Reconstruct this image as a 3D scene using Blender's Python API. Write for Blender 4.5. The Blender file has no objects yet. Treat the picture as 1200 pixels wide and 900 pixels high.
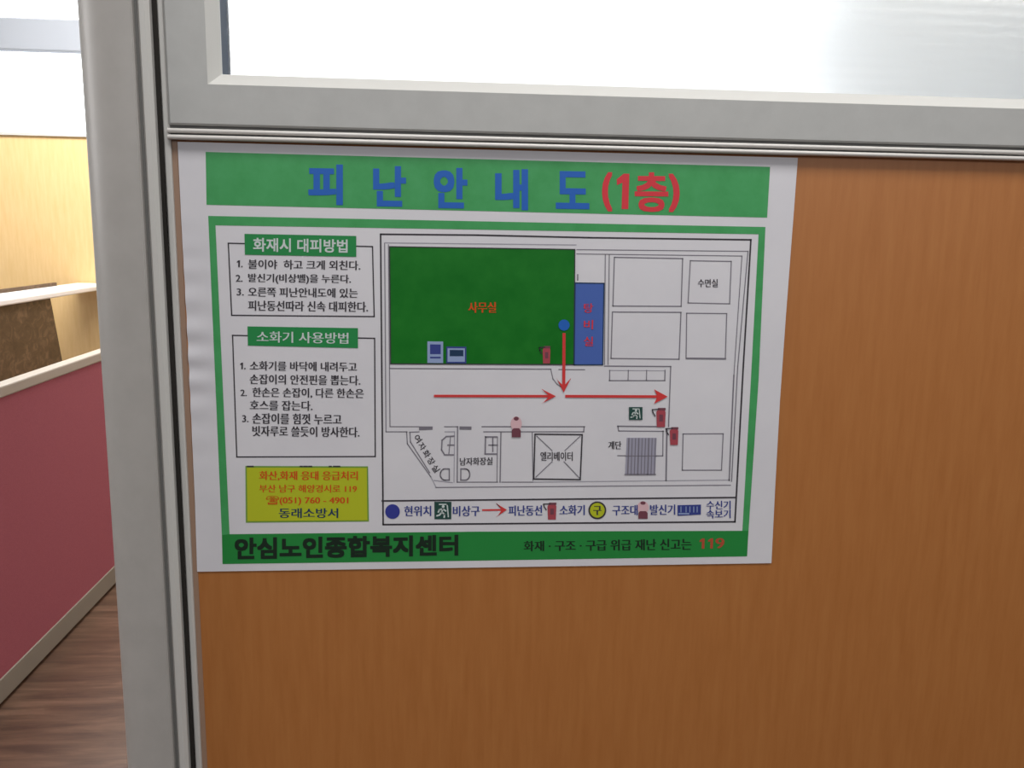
import bpy, bmesh, math, random
from mathutils import Vector, Matrix

# ------------------------------------------------------------------ camera
SC = bpy.context.scene
COL = SC.collection
FPX = 1001.5                       # focal length in pixels of the 1200 x 900 frame
CAM = Vector((0.182, -0.6081, 1.35))
PITCH, YAW, ROLL = 0.1732, 0.0762, 0.0178
_f = Vector((math.sin(YAW) * math.cos(PITCH), math.cos(YAW) * math.cos(PITCH), -math.sin(PITCH)))
_r0 = Vector((math.cos(YAW), -math.sin(YAW), 0))
_u0 = _r0.cross(_f)
RR = _r0 * math.cos(ROLL) + _u0 * math.sin(ROLL)
UU = _u0 * math.cos(ROLL) - _r0 * math.sin(ROLL)
FF = _f
cd = bpy.data.cameras.new('camera')
cd.sensor_width = 36.0
cd.lens = FPX / 1200 * 36.0
cd.clip_start = 0.01
cam = bpy.data.objects.new('camera', cd)
COL.objects.link(cam)
m3 = Matrix((RR, UU, -FF)).transposed()
cam.matrix_world = Matrix.Translation(CAM) @ m3.to_4x4()
SC.camera = cam

# ------------------------------------------------------------------ light and exposure
SC.view_settings.view_transform = 'Standard'
SC.view_settings.look = 'None'
SC.view_settings.gamma = 1.0
SC.view_settings.use_curve_mapping = False
SC.view_settings.exposure = 0.0

W = bpy.data.worlds.new('world')
SC.world = W
W.use_nodes = True
W.node_tree.nodes['Background'].inputs[0].default_value = (0.93, 0.96, 1.0, 1)
W.node_tree.nodes['Background'].inputs[1].default_value = 0.07


def area(name, loc, size, power, color=(1, 1, 1), aim=(0, 0, -1)):
    l = bpy.data.lights.new(name, 'AREA')
    l.shape = 'RECTANGLE'
    l.size, l.size_y = size
    l.energy = power
    l.color = color
    o = bpy.data.objects.new(name, l)
    COL.objects.link(o)
    o.location = loc
    o.rotation_euler = Vector(aim).to_track_quat('-Z', 'Y').to_euler()
    return o


area('front_room_lamp', (0.5, -0.6, 2.45), (1.3, 0.45), 16, (1.0, 0.985, 0.96))
area('post_side_fill', (-2.4, -0.42, 1.9), (0.7, 1.0), 19, (1.0, 0.98, 0.97), (0.96, 0.16, -0.2))  # unseen fill lamp, added to brighten the left side of the post
area('front_room_rear_daylight', (0.6, -3.4, 2.25), (4.6, 0.8), 27, (0.97, 0.985, 1.0), (0, 1, 0))
area('back_room_lamp', (-1.2, 3.4, 2.9), (2.0, 0.9), 102, (1.0, 0.98, 0.94))
area('back_room_second_lamp', (2.7, 3.0, 2.9), (1.6, 1.4), 30, (1.0, 0.98, 0.94))


# ------------------------------------------------------------------ helpers
def at(px, py, Y):
    """point of the vertical plane y = Y that is seen at a given place of the photograph"""
    d = FF * FPX + RR * (px - 600) - UU * (py - 450)
    return CAM + d * ((Y - CAM.y) / d.y)


def lin(c):
    c = c / 255
    return c / 12.92 if c <= 0.04045 else ((c + 0.055) / 1.055) ** 2.4


def rgb(*c):
    return tuple(lin(v) for v in c) + (1,)


def mat(name, col, rough=0.5, spec=0.5, metal=0.0, coat=0.0):
    m = bpy.data.materials.new(name)
    m.use_nodes = True
    b = m.node_tree.nodes['Principled BSDF']
    b.inputs['Base Color'].default_value = col
    b.inputs['Roughness'].default_value = rough
    b.inputs['Specular IOR Level'].default_value = spec
    b.inputs['Metallic'].default_value = metal
    b.inputs['Coat Weight'].default_value = coat
    return m


def noisy(name, c1, c2, scale, stretch, rough=0.5, spec=0.5, detail=6, bump=0.0, c3=None, dist=0.0):
    """two or three tone noise material in object coordinates, stretched along an axis for grain"""
    m = mat(name, c1, rough, spec)
    nt = m.node_tree
    b = nt.nodes['Principled BSDF']
    tc = nt.nodes.new('ShaderNodeTexCoord')
    mp = nt.nodes.new('ShaderNodeMapping')
    mp.inputs['Scale'].default_value = stretch
    nz = nt.nodes.new('ShaderNodeTexNoise')
    nz.inputs['Scale'].default_value = scale
    nz.inputs['Detail'].default_value = detail
    nz.inputs['Roughness'].default_value = 0.62
    nz.inputs['Distortion'].default_value = dist
    cr = nt.nodes.new('ShaderNodeValToRGB')
    cr.color_ramp.elements[0].position = 0.32
    cr.color_ramp.elements[0].color = c1
    cr.color_ramp.elements[1].position = 0.68
    cr.color_ramp.elements[1].color = c2
    if c3:
        e = cr.color_ramp.elements.new(0.5)
        e.color = c3
    nt.links.new(tc.outputs['Object'], mp.inputs['Vector'])
    nt.links.new(mp.outputs['Vector'], nz.inputs['Vector'])
    nt.links.new(nz.outputs['Fac'], cr.inputs['Fac'])
    nt.links.new(cr.outputs['Color'], b.inputs['Base Color'])
    if bump:
        bp = nt.nodes.new('ShaderNodeBump')
        bp.inputs['Strength'].default_value = bump
        bp.inputs['Distance'].default_value = 0.001
        nt.links.new(nz.outputs['Fac'], bp.inputs['Height'])
        nt.links.new(bp.outputs['Normal'], b.inputs['Normal'])
    return m


M = {}
M['wood'] = noisy('beech_veneer', rgb(175, 110, 55), rgb(184, 120, 64), 26, (6, 6, 0.55), 0.4, 0.6, c3=rgb(180, 115, 60), bump=0.04)
M['wood_back'] = noisy('overlit_veneer', rgb(228, 192, 134), rgb(236, 202, 148), 12, (5, 5, 0.5), 0.45, 0.4)  # front wall's veneer with the bright back-room light put into a paler colour
M['alu'] = noisy('satin_aluminium', rgb(180, 180, 178), rgb(186, 186, 184), 60, (1, 1, 1), 0.42, 0.5, bump=0.02)
M['alu_post'] = noisy('post_aluminium', rgb(170, 166, 162), rgb(176, 172, 168), 50, (1, 1, 1), 0.38, 0.55)
M['alu_light'] = mat('pale_aluminium_edge', rgb(202, 200, 196), 0.4)
M['ridge'] = mat('moulding_aluminium', rgb(216, 212, 208), 0.25, 0.7)
M['edge_shade'] = mat('brown_edge_shade', rgb(158, 128, 108), 0.5)
M['transom'] = mat('cool_grey_transom', rgb(146, 150, 158), 0.6, 0.2)
M['bead'] = mat('pale_glazing_bead', rgb(214, 213, 209), 0.4)
M['groove'] = mat('grey_groove', rgb(118, 117, 115), 0.6, 0.3)
M['rubber'] = mat('black_rubber', rgb(46, 43, 40), 0.7, 0.3)
M['gasket'] = mat('blue_grey_gasket', rgb(96, 108, 126), 0.6, 0.3)
M['white_paint'] = mat('white_wall_paint', rgb(228, 235, 240), 0.8, 0.2)
M['ceiling'] = mat('ceiling_white', rgb(225, 225, 222), 0.9, 0.2)
M['floor'] = noisy('dark_wood_floor', rgb(84, 60, 48), rgb(128, 98, 80), 7, (0.5, 4.2, 1), 0.42, 0.4, detail=8, c3=rgb(104, 78, 62), dist=0.6)
M['pink'] = noisy('rose_fabric', rgb(165, 91, 102), rgb(177, 102, 113), 320, (1, 1, 1), 0.9, 0.1, bump=0.2)
M['rail'] = mat('screen_rail_aluminium', rgb(176, 168, 160), 0.4)
M['base_rail'] = mat('screen_base_aluminium', rgb(146, 138, 126), 0.5)
M['counter_top'] = mat('pale_counter_laminate', rgb(228, 224, 222), 0.4)
M['dark_wood'] = noisy('dark_brown_board', rgb(66, 48, 32), rgb(112, 88, 68), 9, (1, 1.6, 2.2), 0.5, 0.4, c3=rgb(82, 62, 44), dist=1.2)
M['paper'] = noisy('laminated_paper', rgb(219, 217, 223), rgb(226, 224, 229), 14, (1, 1, 1), 0.38, 0.35)

PR = dict(rough=0.3, spec=0.28)
M['green'] = noisy('banner_green', rgb(68, 156, 90), rgb(78, 166, 102), 60, (1, 1, 1), 0.3, 0.28)
M['dark_green'] = noisy('room_green', rgb(18, 108, 30), rgb(34, 122, 40), 40, (1, 1, 1), 0.3, 0.28)
M['foot_green'] = mat('footer_green', rgb(44, 138, 66), **PR)
M['plate_green'] = mat('heading_green', rgb(46, 140, 78), **PR)
M['blue'] = mat('title_blue', rgb(44, 102, 190), **PR)
M['room_blue'] = mat('room_blue', rgb(78, 106, 180), **PR)
M['dot_blue'] = mat('marker_blue', rgb(60, 66, 150), **PR)
M['ink_blue'] = mat('legend_blue', rgb(62, 72, 140), **PR)
M['navy'] = mat('navy_ink', rgb(40, 62, 92), **PR)
M['red'] = mat('print_red', rgb(216, 62, 72), **PR)
M['arrow_red'] = mat('arrow_red', rgb(214, 66, 66), **PR)
M['orange'] = mat('print_orange', rgb(208, 82, 34), **PR)
M['dull_red'] = mat('footer_red', rgb(180, 84, 60), **PR)
M['maroon'] = mat('extinguisher_red', rgb(172, 78, 88), **PR)
M['dark_maroon'] = mat('alarm_maroon', rgb(120, 72, 84), **PR)
M['rose'] = mat('alarm_pink', rgb(224, 186, 192), **PR)
M['yellow'] = mat('notice_yellow', rgb(186, 194, 46), **PR)
M['olive'] = mat('notice_edge', rgb(120, 158, 70), **PR)
M['ink'] = mat('black_ink', rgb(62, 58, 64), **PR)
M['footer_ink'] = mat('footer_black', rgb(34, 48, 38), **PR)
M['line'] = mat('grey_line', rgb(126, 122, 132), **PR)
M['faint'] = mat('faint_line', rgb(168, 165, 176), **PR)
M['lilac'] = mat('stair_grey', rgb(164, 162, 180), **PR)
M['pale'] = mat('pale_print', rgb(206, 216, 214), **PR)
M['sign_green'] = mat('exit_sign_green', rgb(46, 78, 72), **PR)
M['icon_blue'] = mat('receiver_blue', rgb(150, 168, 206), **PR)


def emissive(name, col, strength):
    m = mat(name, col, 0.4)
    b = m.node_tree.nodes['Principled BSDF']
    b.inputs['Emission Color'].default_value = col
    b.inputs['Emission Strength'].default_value = strength
    return m


M['daylight_glass'] = emissive('daylit_frosted_glass', (0.93, 0.97, 1.0, 1), 1.7)


def frosted():
    m = mat('frosted_glass', (0.95, 0.97, 0.98, 1), 0.33)
    nt = m.node_tree
    b = nt.nodes['Principled BSDF']
    b.inputs['Transmission Weight'].default_value = 0.92
    b.inputs['IOR'].default_value = 1.3
    tc = nt.nodes.new('ShaderNodeTexCoord')
    wv = nt.nodes.new('ShaderNodeTexWave')
    wv.bands_direction = 'Z'
    wv.inputs['Scale'].default_value = 42
    wv.inputs['Distortion'].default_value = 0.6
    bp = nt.nodes.new('ShaderNodeBump')
    bp.inputs['Strength'].default_value = 0.12
    bp.inputs['Distance'].default_value = 0.001
    nt.links.new(tc.outputs['Object'], wv.inputs['Vector'])
    nt.links.new(wv.outputs['Color'], bp.inputs['Height'])
    nt.links.new(bp.outputs['Normal'], b.inputs['Normal'])
    return m


M['frosted'] = frosted()


def link(name, me, mats, parent=None):
    for m in (mats if isinstance(mats, (list, tuple)) else [mats]):
        me.materials.append(m)
    o = bpy.data.objects.new(name, me)
    COL.objects.link(o)
    if parent:
        o.parent = parent
        o.matrix_parent_inverse = Matrix.Translation(-parent.location)
    return o


def from_bm(name, bm, mats, parent=None, smooth=False):
    bmesh.ops.recalc_face_normals(bm, faces=bm.faces)
    me = bpy.data.meshes.new(name)
    bm.to_mesh(me)
    bm.free()
    if smooth:
        for p in me.polygons:
            p.use_smooth = True
    return link(name, me, mats, parent)


def empty(name, loc):
    o = bpy.data.objects.new(name, None)
    o.empty_display_size = 0.1
    COL.objects.link(o)
    o.location = loc
    return o


def thing(o, label, cat):
    o['label'] = label
    o['category'] = cat
    return o


def structure(o, label=None):
    o['kind'] = 'structure'
    if label:
        o['label'] = label
    return o


def add_box(bm, x0, x1, y0, y1, z0, z1, bevel=0.0, seg=2):
    vs = [bm.verts.new((x, y, z)) for x in (x0, x1) for y in (y0, y1) for z in (z0, z1)]
    idx = [(0, 1, 3, 2), (4, 6, 7, 5), (0, 4, 5, 1), (2, 3, 7, 6), (0, 2, 6, 4), (1, 5, 7, 3)]
    fs = [bm.faces.new([vs[i] for i in f]) for f in idx]
    if bevel:
        es = list({e for f in fs for e in f.edges})
        bmesh.ops.bevel(bm, geom=es, offset=bevel, segments=seg, affect='EDGES', profile=0.5)


def box(name, x0, x1, y0, y1, z0, z1, m, parent=None, bevel=0.0):
    bm = bmesh.new()
    add_box(bm, x0, x1, y0, y1, z0, z1, bevel)
    return from_bm(name, bm, m, parent)


def extrude_z(name, outline, z0, z1, m, parent=None, smooth=False):
    """vertical extrusion of a closed (x, y) outline"""
    bm = bmesh.new()
    a = [bm.verts.new((x, y, z0)) for x, y in outline]
    b = [bm.verts.new((x, y, z1)) for x, y in outline]
    n = len(outline)
    for i in range(n):
        f = bm.faces.new((a[i], a[(i + 1) % n], b[(i + 1) % n], b[i]))
        f.smooth = smooth
    bm.faces.new(a[::-1])
    bm.faces.new(b)
    bmesh.ops.recalc_face_normals(bm, faces=bm.faces)
    me = bpy.data.meshes.new(name)
    bm.to_mesh(me)
    bm.free()
    if smooth:
        try:
            me.set_sharp_from_angle(angle=math.radians(35))
        except Exception:
            pass
    return link(name, me, m, parent)


def extrude_x(name, outline, x0, x1, m, parent=None):
    """horizontal extrusion of a closed (y, z) outline"""
    bm = bmesh.new()
    a = [bm.verts.new((x0, y, z)) for y, z in outline]
    b = [bm.verts.new((x1, y, z)) for y, z in outline]
    n = len(outline)
    for i in range(n):
        bm.faces.new((a[i], a[(i + 1) % n], b[(i + 1) % n], b[i]))
    bm.faces.new(a[::-1])
    bm.faces.new(b)
    return from_bm(name, bm, m, parent)


def ring(name, x0, x1, z0, z1, profile, m, parent=None):
    """mitred rectangular frame swept from a closed (inset, y) profile"""
    bm = bmesh.new()
    loops = []
    for ins, y in profile:
        loops.append([bm.verts.new(p) for p in ((x0 + ins, y, z0 + ins), (x1 - ins, y, z0 + ins),
                                                (x1 - ins, y, z1 - ins), (x0 + ins, y, z1 - ins))])
    n = len(loops)
    for i in range(n):
        A, B = loops[i], loops[(i + 1) % n]
        for k in range(4):
            bm.faces.new((A[k], A[(k + 1) % 4], B[(k + 1) % 4], B[k]))
    return from_bm(name, bm, m, parent)


# ------------------------------------------------------------------ the setting
structure(box('floor', -3.6, 4.2, -2.6, 4.6, -0.06, 0.0, M['floor']), 'dark brown wood plank floor')
structure(box('ceiling', -3.6, 4.2, -2.6, 4.6, 3.0, 3.06, M['ceiling']))
structure(box('wall_left', -3.6, -3.5, -2.6, 4.4, 0, 3.0, M['white_paint']))
structure(box('wall_right', 4.1, 4.2, -2.6, 4.4, 0, 3.0, M['white_paint']))

# partition wall carrying the poster
XR = 3.9
PX0 = at(221.5, 450, 0).x
ZM = 1.4085          # underside of the moulding
ZF = 1.4178          # underside of the window frame
structure(box('wall_front', PX0, XR, 0.0, 0.045, 0.0, ZM + 0.006, M['wood']), 'orange beech veneer partition wall')
structure(box('wall_front_upper', -0.006, XR, -0.01, 0.05, 2.45, 3.0, M['white_paint']))

# aluminium corner post with a rounded outer edge, grooves and a black seal
PX = [at(p, 450, y).x for p, y in ((124.5, -0.012), (177, -0.012), (184, -0.0105), (197, -0.0105), (204.5, -0.0055), (213.5, -0.0035))]
PX[0] -= 0.009
w_ = PX[1] - PX[0]
arc = [(PX[0] + 0.0015, 0.012), (PX[0], 0.007)]
for k in range(1, 13):                     # convex front, turning from the left edge to the groove
    t = k / 12
    arc.append((PX[0] + w_ * (1 - math.cos(t * math.pi * 0.5)) * 0.92 + w_ * 0.08 * t, 0.007 - 0.019 * math.sin(min(1, t * 1.0) * math.pi * 0.5) ** 0.8))
post = empty('trim_1', ((PX[0] + PX[5]) / 2, 0.03, 0))
structure(post, 'grey aluminium post with rounded edge and black seal')
extrude_z('post_body', arc + [(PX[1] + 0.001, -0.011), (PX[1] + 0.001, 0.062), (PX[0] + 0.004, 0.066), (PX[0], 0.060)], 0, 3.0, M['alu_post'], post, True)
box('groove', PX[1] + 0.001, PX[2], -0.0075, 0.055, 0, 3.0, M['groove'], post)
extrude_z('seal_ridge', [(PX[2], 0.05), (PX[2], -0.0085), (PX[2] + 0.0015, -0.0105), (PX[3] - 0.0025, -0.0105), (PX[3], -0.0085), (PX[3], 0.05)], 0, 3.0, M['alu_light'], post)
# black rubber seal, slightly wavy
bm = bmesh.new()
random.seed(4)
NS = 60
prev = None
for i in range(NS + 1):
    z = 3.0 * i / NS
    w = 0.0005 * math.sin(z * 31) + 0.0003 * math.sin(z * 77 + 1)
    cur = [bm.verts.new(p) for p in ((PX[3], 0.05, z), (PX[3] + 0.0, -0.004, z), (PX[3] + 0.0035, -0.0058 + w, z), (PX[4] + w * 0.8, -0.004, z), (PX[4], 0.05, z))]
    if prev:
        for k in range(5):
            bm.faces.new((prev[k], prev[(k + 1) % 5], cur[(k + 1) % 5], cur[k]))
    else:
        bm.faces.new(cur[::-1])
    prev = cur
bm.faces.new(prev)
from_bm('rubber_seal', bm, M['rubber'], post)
extrude_z('edge_strip', [(PX[4], 0.05), (PX[4], -0.0025), (PX[4] + 0.001, -0.0035), (PX[5] - 0.001, -0.0035), (PX[5], -0.0025), (PX[5], 0.05)], 0, 3.0, M['alu_light'], post)
box('shaded_edge', PX[5], at(221.5, 450, 0).x, -0.0004, 0.04, 0, ZM, M['edge_shade'], post)  # brown strip painted as the shade along the panel edge

# double moulding under the window frame
mo = empty('trim_2', (1.8, -0.004, ZM))
structure(mo, 'thin double ridged aluminium moulding under the window')


def bead(z0, z1, y):
    c, h = (z0 + z1) / 2, (z1 - z0) / 2
    return [(0.0, z0)] + [(y + h * 0.9 * (1 - math.cos(t)), c + h * math.sin(t)) for t in [(-1 + k / 5) * math.pi / 2 for k in range(11)]] + [(0.0, z1)]


extrude_x('backing_strip', [(-0.0022, ZM + 0.0004), (-0.0022, ZF + 0.002), (0.0, ZF + 0.002), (0.0, ZM + 0.0004)], -0.0042, XR, M['groove'], mo)
extrude_x('ridge', bead(ZM, ZM + 0.0030, -0.0064), -0.0042, XR, M['ridge'], mo)
extrude_x('ridge', bead(ZM + 0.0042, ZM + 0.0072, -0.006), -0.0042, XR, M['ridge'], mo)

# interior window above the panel
win = empty('window_1', (1.9, 0.02, ZF))
structure(win, 'frosted interior window in a grey aluminium frame')
FX0, FX1, FZ1 = PX[5] + 0.0002, XR, 2.45
BI = at(240, 20, -0.0055).x - FX0          # width of the flat face
BB = at(257, 20, 0.0012).x - FX0          # end of the bevel
ring('frame', FX0, FX1, ZF, FZ1, [(0, 0.05), (0, -0.0045), (0.0012, -0.0055), (BI, -0.0055), (BI, 0.05)], M['alu'], win)
ring('glazing_bead', FX0, FX1, ZF, FZ1, [(BI, 0.02), (BI, -0.0053), (BB, 0.0012), (BB, 0.004), (BB - 0.004, 0.004), (BB - 0.004, 0.02)], M['bead'], win)
ring('gasket', FX0, FX1, ZF, FZ1, [(BB - 0.0035, 0.0042), (BB - 0.0003, 0.0042), (BB - 0.0003, 0.03), (BB - 0.0035, 0.03)], M['gasket'], win)
box('pane', FX0 + BB - 0.0038, FX1 - BB + 0.0038, 0.0225, 0.0275, ZF + BB - 0.0038, FZ1 - BB + 0.0038, M['frosted'], win)

# far wall of the back room: veneer below, daylit glazing above, plain wall to the right
YB = 4.4
wx1 = 2.28
structure(box('wall_back', -3.5, wx1, YB, YB + 0.1, 0, 1.835, M['wood_back']), 'light-washed yellow veneer wall at the back')
structure(box('wall_back_right', wx1, 4.1, YB - 0.12, YB + 0.1, 0, 3.0, M['white_paint']))
wb = empty('window_2', (-0.8, YB, 1.835))
structure(wb, 'bright daylit glazing above the yellow back wall')
box('sill', -3.5, wx1, YB - 0.012, YB + 0.1, 1.835, 1.85, M['alu_light'], wb)
box('pane', -3.5, wx1, YB + 0.03, YB + 0.04, 1.85, 2.275, M['daylight_glass'], wb)
bm = bmesh.new()
add_box(bm, -3.5, wx1, YB - 0.02, YB + 0.08, 2.275, 2.44, 0.008)
from_bm('transom', bm, M['transom'], wb)
box('pane', -3.5, wx1, YB + 0.03, YB + 0.04, 2.44, 2.96, M['daylight_glass'], wb)
box('head_rail', -3.5, wx1, YB - 0.01, YB + 0.08, 2.96, 3.0, M['alu_light'], wb)

# ------------------------------------------------------------------ low pink screen in the back room
XP = -1.0784
sc = empty('office_screen', (XP - 0.022, 2.1, 0))
thing(sc, 'low rose pink fabric screen with grey rails standing on the wood floor', 'partition')
box('fabric_panel', XP - 0.038, XP - 0.004, 0.92, 3.36, 0.076, 0.872, M['pink'], sc, 0.003)
box('top_rail', XP - 0.044, XP + 0.002, 0.90, 3.38, 0.868, 0.902, M['rail'], sc, 0.005)
box('base_rail', XP - 0.042, XP, 0.90, 3.38, 0.012, 0.08, M['base_rail'], sc, 0.003)
box('end_post', XP - 0.042, XP, 3.36, 3.40, 0.012, 0.868, M['rail'], sc, 0.003)
box('end_post', XP - 0.042, XP, 0.88, 0.92, 0.012, 0.868, M['rail'], sc, 0.003)
for y in (1.0, 3.3):
    box('foot', XP - 0.034, XP - 0.008, y - 0.03, y + 0.03, 0.0, 0.014, M['rubber'], sc, 0.002)

# ------------------------------------------------------------------ counter behind the screen
ct = empty('service_counter', (-1.8, 2.8, 0))
thing(ct, 'dark brown counter with a pale ledge top behind the pink screen', 'counter')
bm = bmesh.new()
prof = [(1.2, 0.0), (3.74, 0.0), (3.737, 0.70), (3.66, 1.012), (1.2, 1.012)]
a = [bm.verts.new((-1.725, y, z)) for y, z in prof]
b = [bm.verts.new((-1.885, y, z)) for y, z in prof]
for i in range(5):
    bm.faces.new((a[i], a[(i + 1) % 5], b[(i + 1) % 5], b[i]))
bm.faces.new(a)
bm.faces.new(b[::-1])
from_bm('front_panel', bm, M['dark_wood'], ct)
box('ledge_top', -1.90, -1.70, 1.15, 4.385, 1.012, 1.040, M['counter_top'], ct, 0.006)
box('back_strip', -1.90, -1.882, 1.2, 4.1, 1.040, 1.058, M['dark_wood'], ct, 0.002)

# ------------------------------------------------------------------ the laminated evacuation plan
YP = -0.0008
LAYER = 0.00012


class Print:
    """flat printed shapes, drawn over the sheet at places measured on the photograph"""

    def __init__(self, layer):
        self.y = YP - LAYER * layer
        self.v, self.f, self.mi, self.mats = [], [], [], []

    def m(self, key):
        if M[key] not in self.mats:
            self.mats.append(M[key])
        return self.mats.index(M[key])

    def poly(self, pts, key, up=0.0):
        n = len(self.v)
        # keep every face turned towards the room
        ar = sum(pts[i][0] * pts[(i + 1) % len(pts)][1] - pts[(i + 1) % len(pts)][0] * pts[i][1] for i in range(len(pts)))
        if ar > 0:
            pts = pts[::-1]
        for x, y in pts:
            self.v.append(tuple(at(x, y, self.y - LAYER * up)))
        self.f.append(tuple(range(n, n + len(pts))))
        self.mi.append(self.m(key))

    def seg(self, p, q, w, key, up=0.0):
        dx, dy = q[0] - p[0], q[1] - p[1]
        L = math.hypot(dx, dy) or 1
        nx, ny = -dy / L * w / 2, dx / L * w / 2
        ex, ey = dx / L * w / 2, dy / L * w / 2
        self.poly([(p[0] - ex + nx, p[1] - ey + ny), (q[0] + ex + nx, q[1] + ey + ny),
                   (q[0] + ex - nx, q[1] + ey - ny), (p[0] - ex - nx, p[1] - ey - ny)], key, up)

    def path(self, pts, w, key, close=False, up=0.0):
        n = len(pts)
        for i in range(n if close else n - 1):
            self.seg(pts[i], pts[(i + 1) % n], w, key, up)

    def disc(self, c, rx, key, ry=None, up=0.0, n=28):
        ry = ry or rx
        self.poly([(c[0] + rx * math.cos(2 * math.pi * k / n), c[1] + ry * math.sin(2 * math.pi * k / n)) for k in range(n)], key, up)

    def text(self, s, quad, key, bold=0.02, up=0.0):
        """lettering fitted to a quad: top left, top right, bottom right, bottom left"""
        cu = bpy.data.curves.new('lettering', 'FONT')
        cu.body = s
        cu.size = 1
        cu.fill_mode = 'FRONT'
        cu.resolution_u = 3
        ob = bpy.data.objects.new('lettering', cu)
        COL.objects.link(ob)
        dg = bpy.context.evaluated_depsgraph_get()
        me = ob.evaluated_get(dg).to_mesh()
        co = [v.co.copy() for v in me.vertices]
        fs = [tuple(p.vertices) for p in me.polygons]
        ob.evaluated_get(dg).to_mesh_clear()
        bpy.data.objects.remove(ob)
        bpy.data.curves.remove(cu)
        if not co:
            return
        x0, x1 = min(c.x for c in co), max(c.x for c in co)
        y0, y1 = min(c.y for c in co), max(c.y for c in co)
        (ax, ay), (bx, by), (cx, cy), (dx, dy) = quad
        k = self.m(key)
        h = (dy - ay)
        o_ = bold * h                      # heavier strokes: the outline is laid down a few times, slightly shifted
        if h < 15:
            sh = [(-o_, 0), (o_, 0)]
        else:
            sh = [(o_ * a_, o_ * b_) for a_ in (-1, 0, 1) for b_ in (-1, 0, 1) if a_ or b_]
        for q, (sx, sy) in enumerate(sh):
            n = len(self.v)
            for c in co:
                u = (c.x - x0) / ((x1 - x0) or 1)
                t = (y1 - c.y) / ((y1 - y0) or 1)
                px = (ax * (1 - u) + bx * u) * (1 - t) + (dx * (1 - u) + cx * u) * t
                py = (ay * (1 - u) + by * u) * (1 - t) + (dy * (1 - u) + cy * u) * t
                self.v.append(tuple(at(px + sx, py + sy, self.y - LAYER * (up + 0.06 * q))))
            for f in fs:
                self.f.append(tuple(n + i for i in f))
                self.mi.append(k)

    def one(self, x0, x1, y0, y1, key):
        w, h = x1 - x0, y1 - y0
        self.poly([(x0 + w * .5, y0), (x0 + w * .85, y0), (x0 + w * .8, y1), (x0 + w * .4, y1), (x0 + w * .45, y0 + h * .28), (x0 + w * .1, y0 + h * .36), (x0 + w * .1, y0 + h * .2)], key)

    def line_text(self, s, x0, x1, yt, yb, key, bold=0.02, slope=0.012, up=0.0):
        d = (x1 - x0) * slope
        self.text(s, [(x0, yt), (x1, yt + d), (x1, yb + d), (x0, yb)], key, bold, up)

    def build(self, name, parent):
        me = bpy.data.meshes.new(name)
        me.from_pydata(self.v, [], self.f)
        o = link(name, me, self.mats, parent)
        for p, i in zip(me.polygons, self.mi):
            p.material_index = i
        return o


S0 = at(208, 166, YP)
S1 = at(935, 185, YP)
S2 = at(904, 660, YP)
S3 = at(231, 670, YP)
base = (S2 + S3) / 2
poster = empty('evacuation_plan_poster', (base.x, 0.0, base.z))
thing(poster, 'white laminated evacuation plan sheet with green banners on the veneer wall', 'poster')

# the sheet: a thin laminated card, its left margin rippled
bm = bmesh.new()
NX, NZ = 72, 150
L0 = [(208, 166), (212.5, 260), (219, 380), (223.5, 480), (228.5, 590), (231, 670)]
R0 = [(935, 185), (929, 265), (921, 370), (914, 470), (908.5, 570), (904, 660)]


def along(pl, t):
    k = min(int(t * 5), 4)
    f = t * 5 - k
    return pl[k][0] * (1 - f) + pl[k + 1][0] * f, pl[k][1] * (1 - f) + pl[k + 1][1] * f


front, back = [], []
for j in range(NZ + 1):
    t = j / NZ
    lx, ly = along(L0, t)
    rx, ry = along(R0, t)
    rf, rb = [], []
    for i in range(NX + 1):
        u = i / NX
        p = at(lx * (1 - u) + rx * u, ly * (1 - u) + ry * u, YP)
        py = ly * (1 - u) + ry * u
        fade = max(0.0, 1 - u / 0.052)
        rip = 0.0007 * fade * math.sin(py / 5.2 + 0.6 * math.sin(py / 23)) * math.exp(-((py - 410) / 95) ** 2)
        rf.append(bm.verts.new((p.x, YP + rip, p.z)))
        rb.append(bm.verts.new((p.x, YP + 0.0004 + rip, p.z)))
    front.append(rf)
    back.append(rb)
for j in range(NZ):
    for i in range(NX):
        bm.faces.new((front[j][i], front[j + 1][i], front[j + 1][i + 1], front[j][i + 1])).smooth = True
        bm.faces.new((back[j][i], back[j][i + 1], back[j + 1][i + 1], back[j + 1][i])).smooth = True
for j in range(NZ):
    bm.faces.new((front[j][0], back[j][0], back[j + 1][0], front[j + 1][0]))
    bm.faces.new((front[j][NX], front[j + 1][NX], back[j + 1][NX], back[j][NX]))
for i in range(NX):
    bm.faces.new((front[0][i], front[0][i + 1], back[0][i + 1], back[0][i]))
    bm.faces.new((front[NZ][i], back[NZ][i], back[NZ][i + 1], front[NZ][i + 1]))
sheet = from_bm('sheet', bm, M['paper'], poster)
sheet.data.set_sharp_from_angle(angle=math.radians(40))

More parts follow.
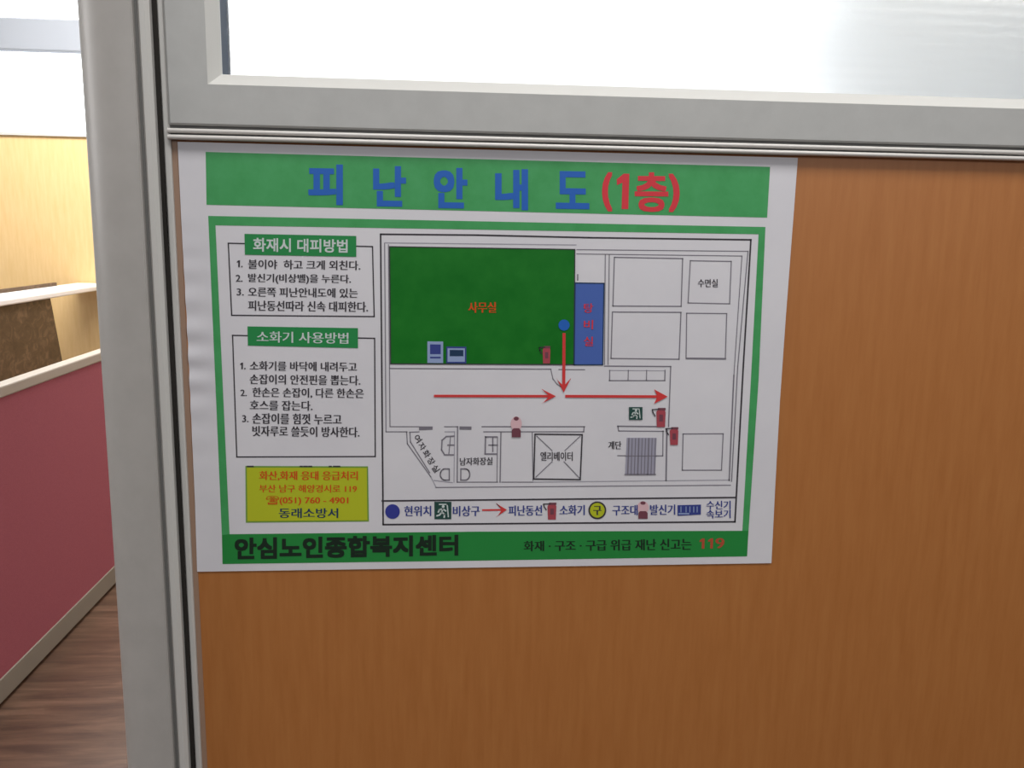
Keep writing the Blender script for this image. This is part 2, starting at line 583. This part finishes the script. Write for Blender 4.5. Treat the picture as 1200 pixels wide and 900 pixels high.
# title banner
p = Print(1)
p.poly([(241, 178), (902.5, 195.5), (899, 255), (242, 240)], 'green')
banner = p.build('title_banner', poster)
for ch, x0, x1, y0, y1 in (('피', 362, 401, 193, 239), ('난', 438, 475, 195, 241), ('안', 509, 547, 197, 243),
                          ('내', 581, 618, 198.5, 245), ('도', 652, 690, 201, 244)):
    p = Print(2)
    p.text(ch, [(x0 + 1, y0 + 1), (x1 - 1, y0 + 1.6), (x1 - 1, y1 - .4), (x0 + 1, y1 - 1)], 'blue', 0.04)
    p.build('title_letter', banner)
p = Print(2)
for ch, x0, x1, y0, y1 in (('(', 707, 716, 203, 246), ('층', 745, 782, 203, 247), (')', 785, 795, 205, 247)):
    p.text(ch, [(x0, y0), (x1, y0 + .3), (x1, y1 + .3), (x0, y1)], 'red', 0.035 if ch != '층' else 0.028)
p.poly([(731, 203.5), (737.5, 203.6), (736.3, 245), (728.5, 245), (729.3, 214), (723, 217), (722.8, 210)], 'red')
p.build('floor_lettering', banner)['label'] = 'red floor number'

# green border and footer
p = Print(1)
p.poly([(244, 253), (897, 266), (889, 274.5), (252.5, 264)], 'green')
p.poly([(244, 253), (252.5, 264), (260.5, 440), (269, 626), (260, 627)], 'green')
p.poly([(897, 266), (889, 274.5), (880, 445), (870, 622), (877.2, 622), (889, 445)], 'green')
p.build('green_border', poster)
p = Print(1)
p.poly([(269, 626), (560, 623), (877.2, 622), (875.5, 652), (560, 657), (260.8, 661), (260, 627)], 'foot_green')
foot = p.build('footer_banner', poster)
p = Print(2)
p.text('안심노인종합복지센터', [(276, 631), (536, 627.5), (536, 650), (276, 655)], 'footer_ink', 0.045)
p.build('name_lettering', foot)
p = Print(2)
p.text('화재 · 구조 · 구급 위급 재난 신고는', [(614, 634), (810, 631), (810, 644.5), (614, 646)], 'footer_ink', 0.035)
p.build('emergency_lettering', foot)
p = Print(2)
p.one(819, 827, 631, 643, 'dull_red')
p.one(829, 837, 630.8, 642.8, 'dull_red')
p.text('9', [(839, 630.6), (848.5, 630.5), (848.5, 642.5), (839, 642.7)], 'dull_red', 0.05)
p.build('number_lettering', foot)['label'] = 'red emergency number'


# the two instruction boxes
def instruction_box(rect, plate, head, head_quad, lines):
    p = Print(1)
    p.path(rect, 1.5, 'ink', True)
    bx = p.build('instruction_box', poster)
    p = Print(2)
    p.poly(plate, 'plate_green')
    p.text(head, head_quad, 'pale', 0.024, 1)
    p.build('heading', bx)
    p = Print(2)
    for s, x0, x1, yt, yb in lines:
        if s == '1.':
            p.one(x0, x1 - 1.5, yt, yb, 'ink')
            p.disc((x1, yb - 0.6), 0.9, 'ink', n=8)
            continue
        p.line_text(s, x0, x1, yt, yb, 'ink', 0.03)
    p.build('instruction_lettering', bx)


instruction_box([(267.5, 285), (436.5, 289), (438.5, 371), (271.5, 369.5)],
                [(286.5, 274), (417.5, 276.5), (417.5, 301), (287, 298.5)], '화재시 대피방법',
                [(297, 279), (407, 281), (407, 296), (297, 294.5)],
                [('1.', 277, 283.5, 305, 313), ('불이야  하고 크게 외친다.', 291, 422, 304, 315),
                 ('2.', 276.5, 284, 322, 330), ('발신기(비상벨)을 누른다.', 291, 411, 320.5, 332),
                 ('3.', 277.5, 285.5, 338, 346), ('오른쪽 피난안내도에 있는', 291, 419, 336.5, 347.5),
                 ('피난동선따라 신속 대피한다.', 291, 431, 352, 364)])
instruction_box([(272.5, 393), (439, 396.5), (439.8, 535), (277.5, 535.5)],
                [(290, 382.5), (419.5, 384.5), (419.5, 408), (290.5, 405)], '소화기 사용방법',
                [(301, 388), (408, 390), (408, 403), (301, 401)],
                [('1.', 281, 287, 425, 432.5), ('소화기를 바닥에 내려두고', 293, 418, 423, 434),
                 ('손잡이의 안전핀을 뽑는다.', 293, 422, 438.5, 450),
                 ('2.', 282, 289, 456.5, 464), ('한손은 손잡이, 다른 한손은', 296, 426, 454, 465.5),
                 ('호스를 잡는다.', 293, 366, 469, 480.5),
                 ('3.', 284, 291, 486.5, 494.5), ('손잡이를 힘껏 누르고', 296, 400, 484, 496.5),
                 ('빗자루로 쓸듯이 방사한다.', 296, 421, 499, 511)])

# yellow contact notice
p = Print(1)
p.poly([(287.5, 546), (431.3, 546.5), (432.3, 611.2), (288, 612.6)], 'olive')
p.poly([(289.2, 548), (429.8, 548.4), (430.6, 609.6), (290, 610.8)], 'yellow', 1)
for x0, x1 in ((290, 292.5), (294, 296.5), (352, 354), (356, 360), (362, 365), (386, 388), (391, 395), (396.5, 398)):
    p.seg((x0, 546.6), (x1, 546.6), 1.6, 'ink', 1)
note = p.build('contact_notice', poster)
p = Print(3)
p.line_text('화산,화재 응대 응급처리', 304, 419, 552, 563, 'orange', 0.034, 0.002)
p.line_text('부산 남구 해양경시로 119', 304, 418, 568, 577, 'orange', 0.028, 0.002)
p.line_text('☎(051) 760 - 4901', 312, 408, 581, 592, 'orange', 0.03, 0.002)
p.build('contact_lettering', note)
p = Print(3)
p.line_text('동래소방서', 327, 396, 595.5, 607, 'navy', 0.03, 0.0)
p.build('station_lettering', note)['label'] = 'navy station name'

# floor plan
p = Print(1)
p.path([(446, 274.5), (560, 275.5), (690, 278.5), (880, 281), (871, 430), (861.3, 611.5), (449, 614.8)], 1.9, 'ink', True)
LN, FN = 'line', 'faint'
for a_, b_, w, k in [
        ((450.7, 285), (452.3, 506), 1.1, LN), ((455.2, 287), (457, 500), 1.1, LN), ((451, 284.5), (675, 287), 1.1, FN),
        ((676, 292.5), (876.5, 294.5), 1.0, LN), ((676, 297.5), (869.5, 300), 1.0, LN),
        ((876.5, 294.5), (864.5, 430), 1.2, LN), ((864.5, 430), (857.3, 564), 1.2, LN),
        ((869.5, 300), (860, 440), 1.0, LN), ((860, 440), (854.5, 563), 1.6, LN),
        ((709.3, 298), (708.3, 427), 1.1, LN), ((714, 299), (712.5, 427), 1.1, LN),
        ((677, 322), (677, 328), 1.5, LN),
        ((457, 431.8), (645.5, 432.6), 1.2, LN), ((655, 433), (685, 433.2), 1.1, LN),
        ((708.5, 429), (786, 429.5), 1.4, LN), ((786, 429.5), (783.5, 500), 1.3, LN),
        ((457, 500), (491, 500), 1.1, LN), ((452.3, 506), (477, 506), 1.1, LN), ((480, 506.5), (491, 506), 1.1, LN),
        ((521, 500), (536, 500), 1.1, LN), ((521.5, 506), (532, 506), 1.1, FN), ((536.2, 500), (535.8, 565), 1.4, LN),
        ((532.6, 506), (532, 565), 1.0, FN), ((565, 500), (685, 500), 1.3, LN), ((567, 506), (684, 506), 1.2, LN),
        ((587, 507), (586, 565), 1.4, LN), ((583, 512), (582.3, 565), 1.0, LN), ((536, 565), (583, 565), 1.1, LN),
        ((588, 565), (624, 565), 1.1, LN), ((624, 565), (855, 562.5), 1.0, FN), ((511, 571.2), (856, 568.6), 1.1, LN),
        ((476.5, 506), (477.3, 520), 1.2, LN), ((477.3, 520), (505, 559), 1.2, LN), ((505, 559), (511, 571), 1.0, FN),
        ((480.3, 507), (481, 518), 1.2, LN), ((481, 518), (503.5, 554), 1.2, LN), ((509, 563), (530, 565.5), 1.2, FN),
        ((623.7, 507), (624.6, 563), 1.1, LN), ((684.5, 500), (684, 506), 1.2, LN),
        ((724, 499.5), (777, 500), 1.6, LN), ((725, 505), (777.5, 505.5), 1.2, LN), ((724, 499.5), (725, 505), 1.2, LN),
        ((777, 505), (776.7, 534), 1.2, LN), ((781.5, 504), (780.5, 563), 1.8, LN), ((724, 534), (776.5, 534.2), 1.2, LN),
        ((714, 434), (779.5, 434.5), 0.8, FN), ((714, 446), (779, 446), 1.2, LN), ((714.5, 434), (714.3, 446), 1.2, LN),
        ((736.3, 434), (736, 446), 1.1, LN), ((757.8, 434), (757.5, 446), 1.1, LN), ((779.3, 434), (779, 446), 1.3, LN)]:
    p.seg(a_, b_, w, k)
p.path([(720, 301.5), (800, 303), (798.2, 359), (718.2, 358.6)], 1.3, LN, True)
p.path([(717.7, 365.6), (798, 366), (795.8, 421), (716, 420)], 1.3, LN, True)
p.path([(809, 305.5), (857, 306.3), (855, 356), (806.3, 355)], 1.2, LN, True)
p.path([(804.7, 367), (851.6, 367.5), (850, 420), (804, 419.5)], 1.2, LN, True)
p.seg((804.5, 420), (850, 420.4), 2.0, 'line', 0.5)
p.path([(800.5, 508.5), (847.5, 508.3), (845.5, 551), (799.5, 551)], 1.2, LN, True)
p.path([(645.5, 433), (648, 444), (653, 450.5), (658, 454)], 1.0, LN)
p.poly([(491, 499.6), (507, 499.8), (507, 503.6), (491, 504.2)], 'line', 0.5)
p.poly([(538.5, 499.6), (552.5, 499.8), (552.5, 503.6), (538.5, 503.4)], 'line', 0.5)
plan = p.build('floor_plan', poster)

p = Print(2)
p.path([(532, 511), (523, 511.5), (518, 516), (517.5, 527), (521, 533), (531, 533)], 1.5, LN)
p.seg((525, 521.5), (532, 521.5), 1.5, LN)
p.seg((528, 512), (526, 532), 1.0, LN)
p.build('washbasin_symbol', plan)
p = Print(2)
p.path([(582, 512), (569, 512), (568.5, 532), (582, 532)], 1.6, LN)
p.seg((577.5, 513), (577.5, 529), 1.4, LN)
p.seg((573, 521.5), (583, 521.5), 1.4, LN)
p.build('washbasin_symbol', plan)
for cx_, s in ((521.5, -1), (545, 1)):
    p = Print(2)
    p.path([(cx_ - 5 * s, 549.5)] + [(cx_ + s * 5.5 * math.cos(t), 556 + 6.6 * math.sin(t)) for t in [(-.5 + k / 10) * math.pi for k in range(11)]] + [(cx_ - 5 * s, 562.5)], 1.4, LN, True)
    p.build('toilet_symbol', plan)
p = Print(2)
for ch, (cx_, cy_) in zip('여자화장실', ((489.5, 514), (494.7, 523), (500, 531.7), (505.3, 540.3), (510.6, 549))):
    ca, sa = math.cos(0.95), math.sin(0.95)
    q = [(cx_ + ca * a_ - sa * b_, cy_ + sa * a_ + ca * b_) for a_, b_ in ((-4, -4), (4, -4), (4, 4), (-4, 4))]
    p.text(ch, q, 'ink', 0.03)
p.build('room_lettering', plan)
p = Print(2)
p.line_text('남자화장실', 539, 577, 536.5, 545.5, 'ink', 0.025, -0.02)
p.build('room_lettering', plan)
p = Print(2)
p.line_text('계단', 713, 728, 517, 526.5, 'ink', 0.025, 0)
p.build('room_lettering', plan)
p = Print(2)
p.line_text('수면실', 818, 841, 327, 336.5, 'ink', 0.02, 0)
p.build('room_lettering', plan)

# elevator shaft
p = Print(2)
p.path([(627, 508.8), (682.3, 509.3), (680, 562), (625.5, 561.3)], 1.6, 'ink', True)
p.seg((629, 511), (647, 528), 1.0, LN)
p.seg((661, 541), (679, 560), 1.0, LN)
p.seg((680, 511), (662, 528), 1.0, LN)
p.seg((628, 559), (647, 541), 1.0, LN)
p.line_text('엘리베이터', 633.5, 671, 529.5, 540, 'ink', 0.02, 0)
p.build('elevator_symbol', plan)

# staircase hatch
p = Print(2)
p.poly([(734.5, 513), (769.5, 513), (767.8, 556.5), (732.5, 556.5)], 'lilac')
for k in range(9):
    x = 737 + k * 3.9
    p.seg((x, 514), (x - 1.4, 556), 1.0 if k % 3 else 1.5, 'line', 1)
p.seg((732.5, 556), (768, 556), 1.4, 'line', 1)
p.seg((733, 534.3), (769, 534.3), 0.9, 'line', 1)
p.build('staircase_symbol', plan)

# green office and blue room
p = Print(2)
p.poly([(456.5, 289), (673.7, 292.3), (672.5, 427.3), (457.8, 426.3)], 'dark_green')
p.path([(456.5, 289), (673.7, 292.3), (672.5, 427.3), (457.8, 426.3)], 1.2, 'ink', True, 1)
off = p.build('office_area', plan)
off['label'] = 'dark green office area'
p = Print(4)
p.line_text('사무실', 549, 581, 354, 366.5, 'orange', 0.035, 0)
p.build('office_lettering', plan)
p = Print(2)
p.poly([(674, 331.5), (707.8, 332), (706.3, 427.5), (672.8, 427.5)], 'room_blue')
p.path([(674, 331.5), (707.8, 332), (706.3, 427.5), (672.8, 427.5)], 1.3, 'navy', True, 1)
p.build('pantry_area', plan)['label'] = 'blue room'
p = Print(4)
for ch, cy_ in zip('탕비실', (361, 380.5, 400)):
    p.text(ch, [(684.5, cy_ - 5.5), (695, cy_ - 5.5), (694.7, cy_ + 5.5), (684.2, cy_ + 5.5)], 'red', 0.02)
p.build('pantry_lettering', plan)


def arrow(a_, b_, w, hl, hw, fill, parent, layer=4):
    p = Print(layer)
    dx, dy = b_[0] - a_[0], b_[1] - a_[1]
    L = math.hypot(dx, dy)
    ux, uy = dx / L, dy / L
    nx, ny = -uy, ux
    p.seg(a_, (b_[0] - ux * hl * 0.3, b_[1] - uy * hl * 0.3), w, 'arrow_red')
    hb = (b_[0] - ux * hl, b_[1] - uy * hl)
    q = (b_[0] - ux * hl * (0.45 if not fill else 0.75), b_[1] - uy * hl * (0.45 if not fill else 0.75))
    for s in (1, -1):
        t = (hb[0] + nx * hw * s, hb[1] + ny * hw * s)
        p.poly([b_, t, (t[0] + ux * 1.8 - nx * s * 0.6, t[1] + uy * 1.8 - ny * s * .6) if not fill else t, q][:4] if not fill else [b_, t, q], 'arrow_red', 0.5)
    return p.build('route_arrow', parent)


arrow((661, 392), (660.6, 460), 3.6, 17, 8.5, False, plan)
arrow((510, 464), (651.5, 464.3), 3.0, 17, 8.5, False, plan)
arrow((664, 464.3), (782.5, 464.8), 3.2, 16, 8.5, True, plan)
p = Print(5)
p.disc((661, 381), 6.5, 'blue')
p.build('location_marker', plan)


def extinguisher(x0, x1, y0, y1, parent, layer=4):
    p = Print(layer)
    w, h = x1 - x0, y1 - y0
    p.poly([(x0 + w * .30, y0 + h * .22), (x0 + w * .38, y0 + h * .12), (x1 - w * .06, y0 + h * .12), (x1, y0 + h * .22), (x1 - w * .04, y1), (x0 + w * .34, y1)], 'maroon')
    p.poly([(x0 + w * .42, y0), (x1, y0), (x1, y0 + h * .13), (x0 + w * .42, y0 + h * .13)], 'dark_maroon', 0.5)
    p.path([(x0 + w * .5, y0 + h * .07), (x0, y0 + h * .09), (x0 + w * .05, y0 + h * .24), (x0 + w * .2, y0 + h * .42)], 1.3, 'ink', False, 0.6)
    p.poly([(x0 + w * .52, y0 + h * .35), (x0 + w * .8, y0 + h * .35), (x0 + w * .8, y0 + h * .7), (x0 + w * .52, y0 + h * .7)], 'dark_maroon', 0.6)
    return p.build('extinguisher_symbol', parent)


extinguisher(632, 645, 405.5, 426, plan, 4)
extinguisher(764.5, 780, 478, 500.5, plan)
extinguisher(780.5, 795, 500.5, 521.5, plan)


def exit_symbol(x0, x1, y0, y1, parent, layer=4):
    p = Print(layer)
    w, h = x1 - x0, y1 - y0
    P = lambda u, v: (x0 + w * u, y0 + h * v)
    p.poly([P(0, 0), P(1, 0), P(.99, 1), P(.01, 1)], 'sign_green')
    p.path([P(.3, .15), P(.75, .15), P(.82, .85)], w * .07, 'pale', False, .5)
    p.disc(P(.52, .27), w * .085, 'pale', up=.5)
    for q in ([P(.5, .36), P(.44, .6)], [P(.44, .6), P(.6, .72), P(.58, .88)], [P(.44, .6), P(.3, .76), P(.16, .8)], [P(.5, .4), P(.66, .52)], [P(.49, .4), P(.3, .46), P(.24, .58)]):
        p.path(q, w * .09, 'pale', False, .6)
    return p.build('exit_symbol', parent)


exit_symbol(737, 753, 477, 492, plan)


def alarm_symbol(cx_, y0, y1, w, parent, layer=4):
    p = Print(layer)
    h = y1 - y0
    p.disc((cx_, y0 + h * .38), w * .62, 'rose', h * .34)
    p.disc((cx_, y0 + h * .14), w * .28, 'dark_maroon', h * .09, 0.5)
    p.poly([(cx_ - w * .5, y0 + h * .68), (cx_ - w * .3, y0 + h * .58), (cx_ + w * .3, y0 + h * .58), (cx_ + w * .5, y0 + h * .68), (cx_ + w * .5, y1), (cx_ - w * .5, y1)], 'dark_maroon', 0.5)
    return p.build('alarm_symbol', parent)


alarm_symbol(605, 487, 512.5, 10.5, plan)
p = Print(4)
p.poly([(500.8, 400), (519.3, 400.3), (519.3, 425.5), (500.8, 425.3)], 'icon_blue')
p.poly([(504, 403.5), (516.5, 403.7), (516.5, 415), (504, 415)], 'ink_blue', .5)
p.poly([(504, 418), (516.5, 418), (516.5, 420), (504, 420)], 'ink_blue', .5)
p.poly([(523, 406), (546.5, 406.3), (546.5, 425.8), (523, 425.5)], 'ink_blue')
p.poly([(524.5, 408), (544.8, 408.2), (544.8, 424), (524.5, 424)], 'icon_blue', .5)
p.poly([(527, 410), (543, 410.2), (543, 417.5), (527, 417.5)], 'navy', .7)
p.build('receiver_symbol', plan)

# legend strip
p = Print(1)
p.seg((448, 587), (862, 583), 1.8, 'ink', .5)
leg = p.build('legend', poster)
p = Print(2)
p.disc((460, 599.5), 8.6, 'dot_blue')
p.build('location_symbol', leg)
exit_symbol(509, 529, 588, 608.5, leg, 2)
arrow((566, 597.8), (594, 597.4), 2.0, 13, 8, False, leg, 2)
extinguisher(637, 652, 589, 609, leg, 2)
p = Print(2)
p.disc((700, 598), 10.5, 'ink')
p.disc((700, 598), 8.6, 'yellow', up=.5)
p.text('구', [(695.5, 593), (704.5, 593), (704.5, 603.5), (695.5, 603.5)], 'ink', .045, 1)
p.build('descent_device_symbol', leg)
alarm_symbol(753.5, 586.5, 608, 11, leg, 2)
p = Print(2)
p.poly([(794, 592), (821.5, 591.3), (821.3, 603), (794, 604.5)], 'ink_blue')
for x in (798, 804, 808.5, 813, 817):
    p.seg((x, 594), (x, 600), 1.0, 'icon_blue', .5)
p.seg((796, 602), (807, 602), 1.6, 'icon_blue', .5)
p.build('receiver_symbol', leg)
for s, x0, x1, y0, y1 in (('현위치', 474, 505, 593, 605), ('비상구', 531, 562, 593, 605), ('피난동선', 596, 635, 592.5, 604.5), ('소화기', 656, 685, 592, 604),
                          ('구조대', 718, 747, 592, 604), ('발신기', 762, 791, 591.5, 603.5), ('수신기', 828, 856, 587, 597), ('속보기', 828, 856, 597.5, 607.5)):
    p = Print(2)
    p.line_text(s, x0, x1, y0, y1, 'ink_blue', 0.03, -0.01)
    p.build('legend_lettering', leg)
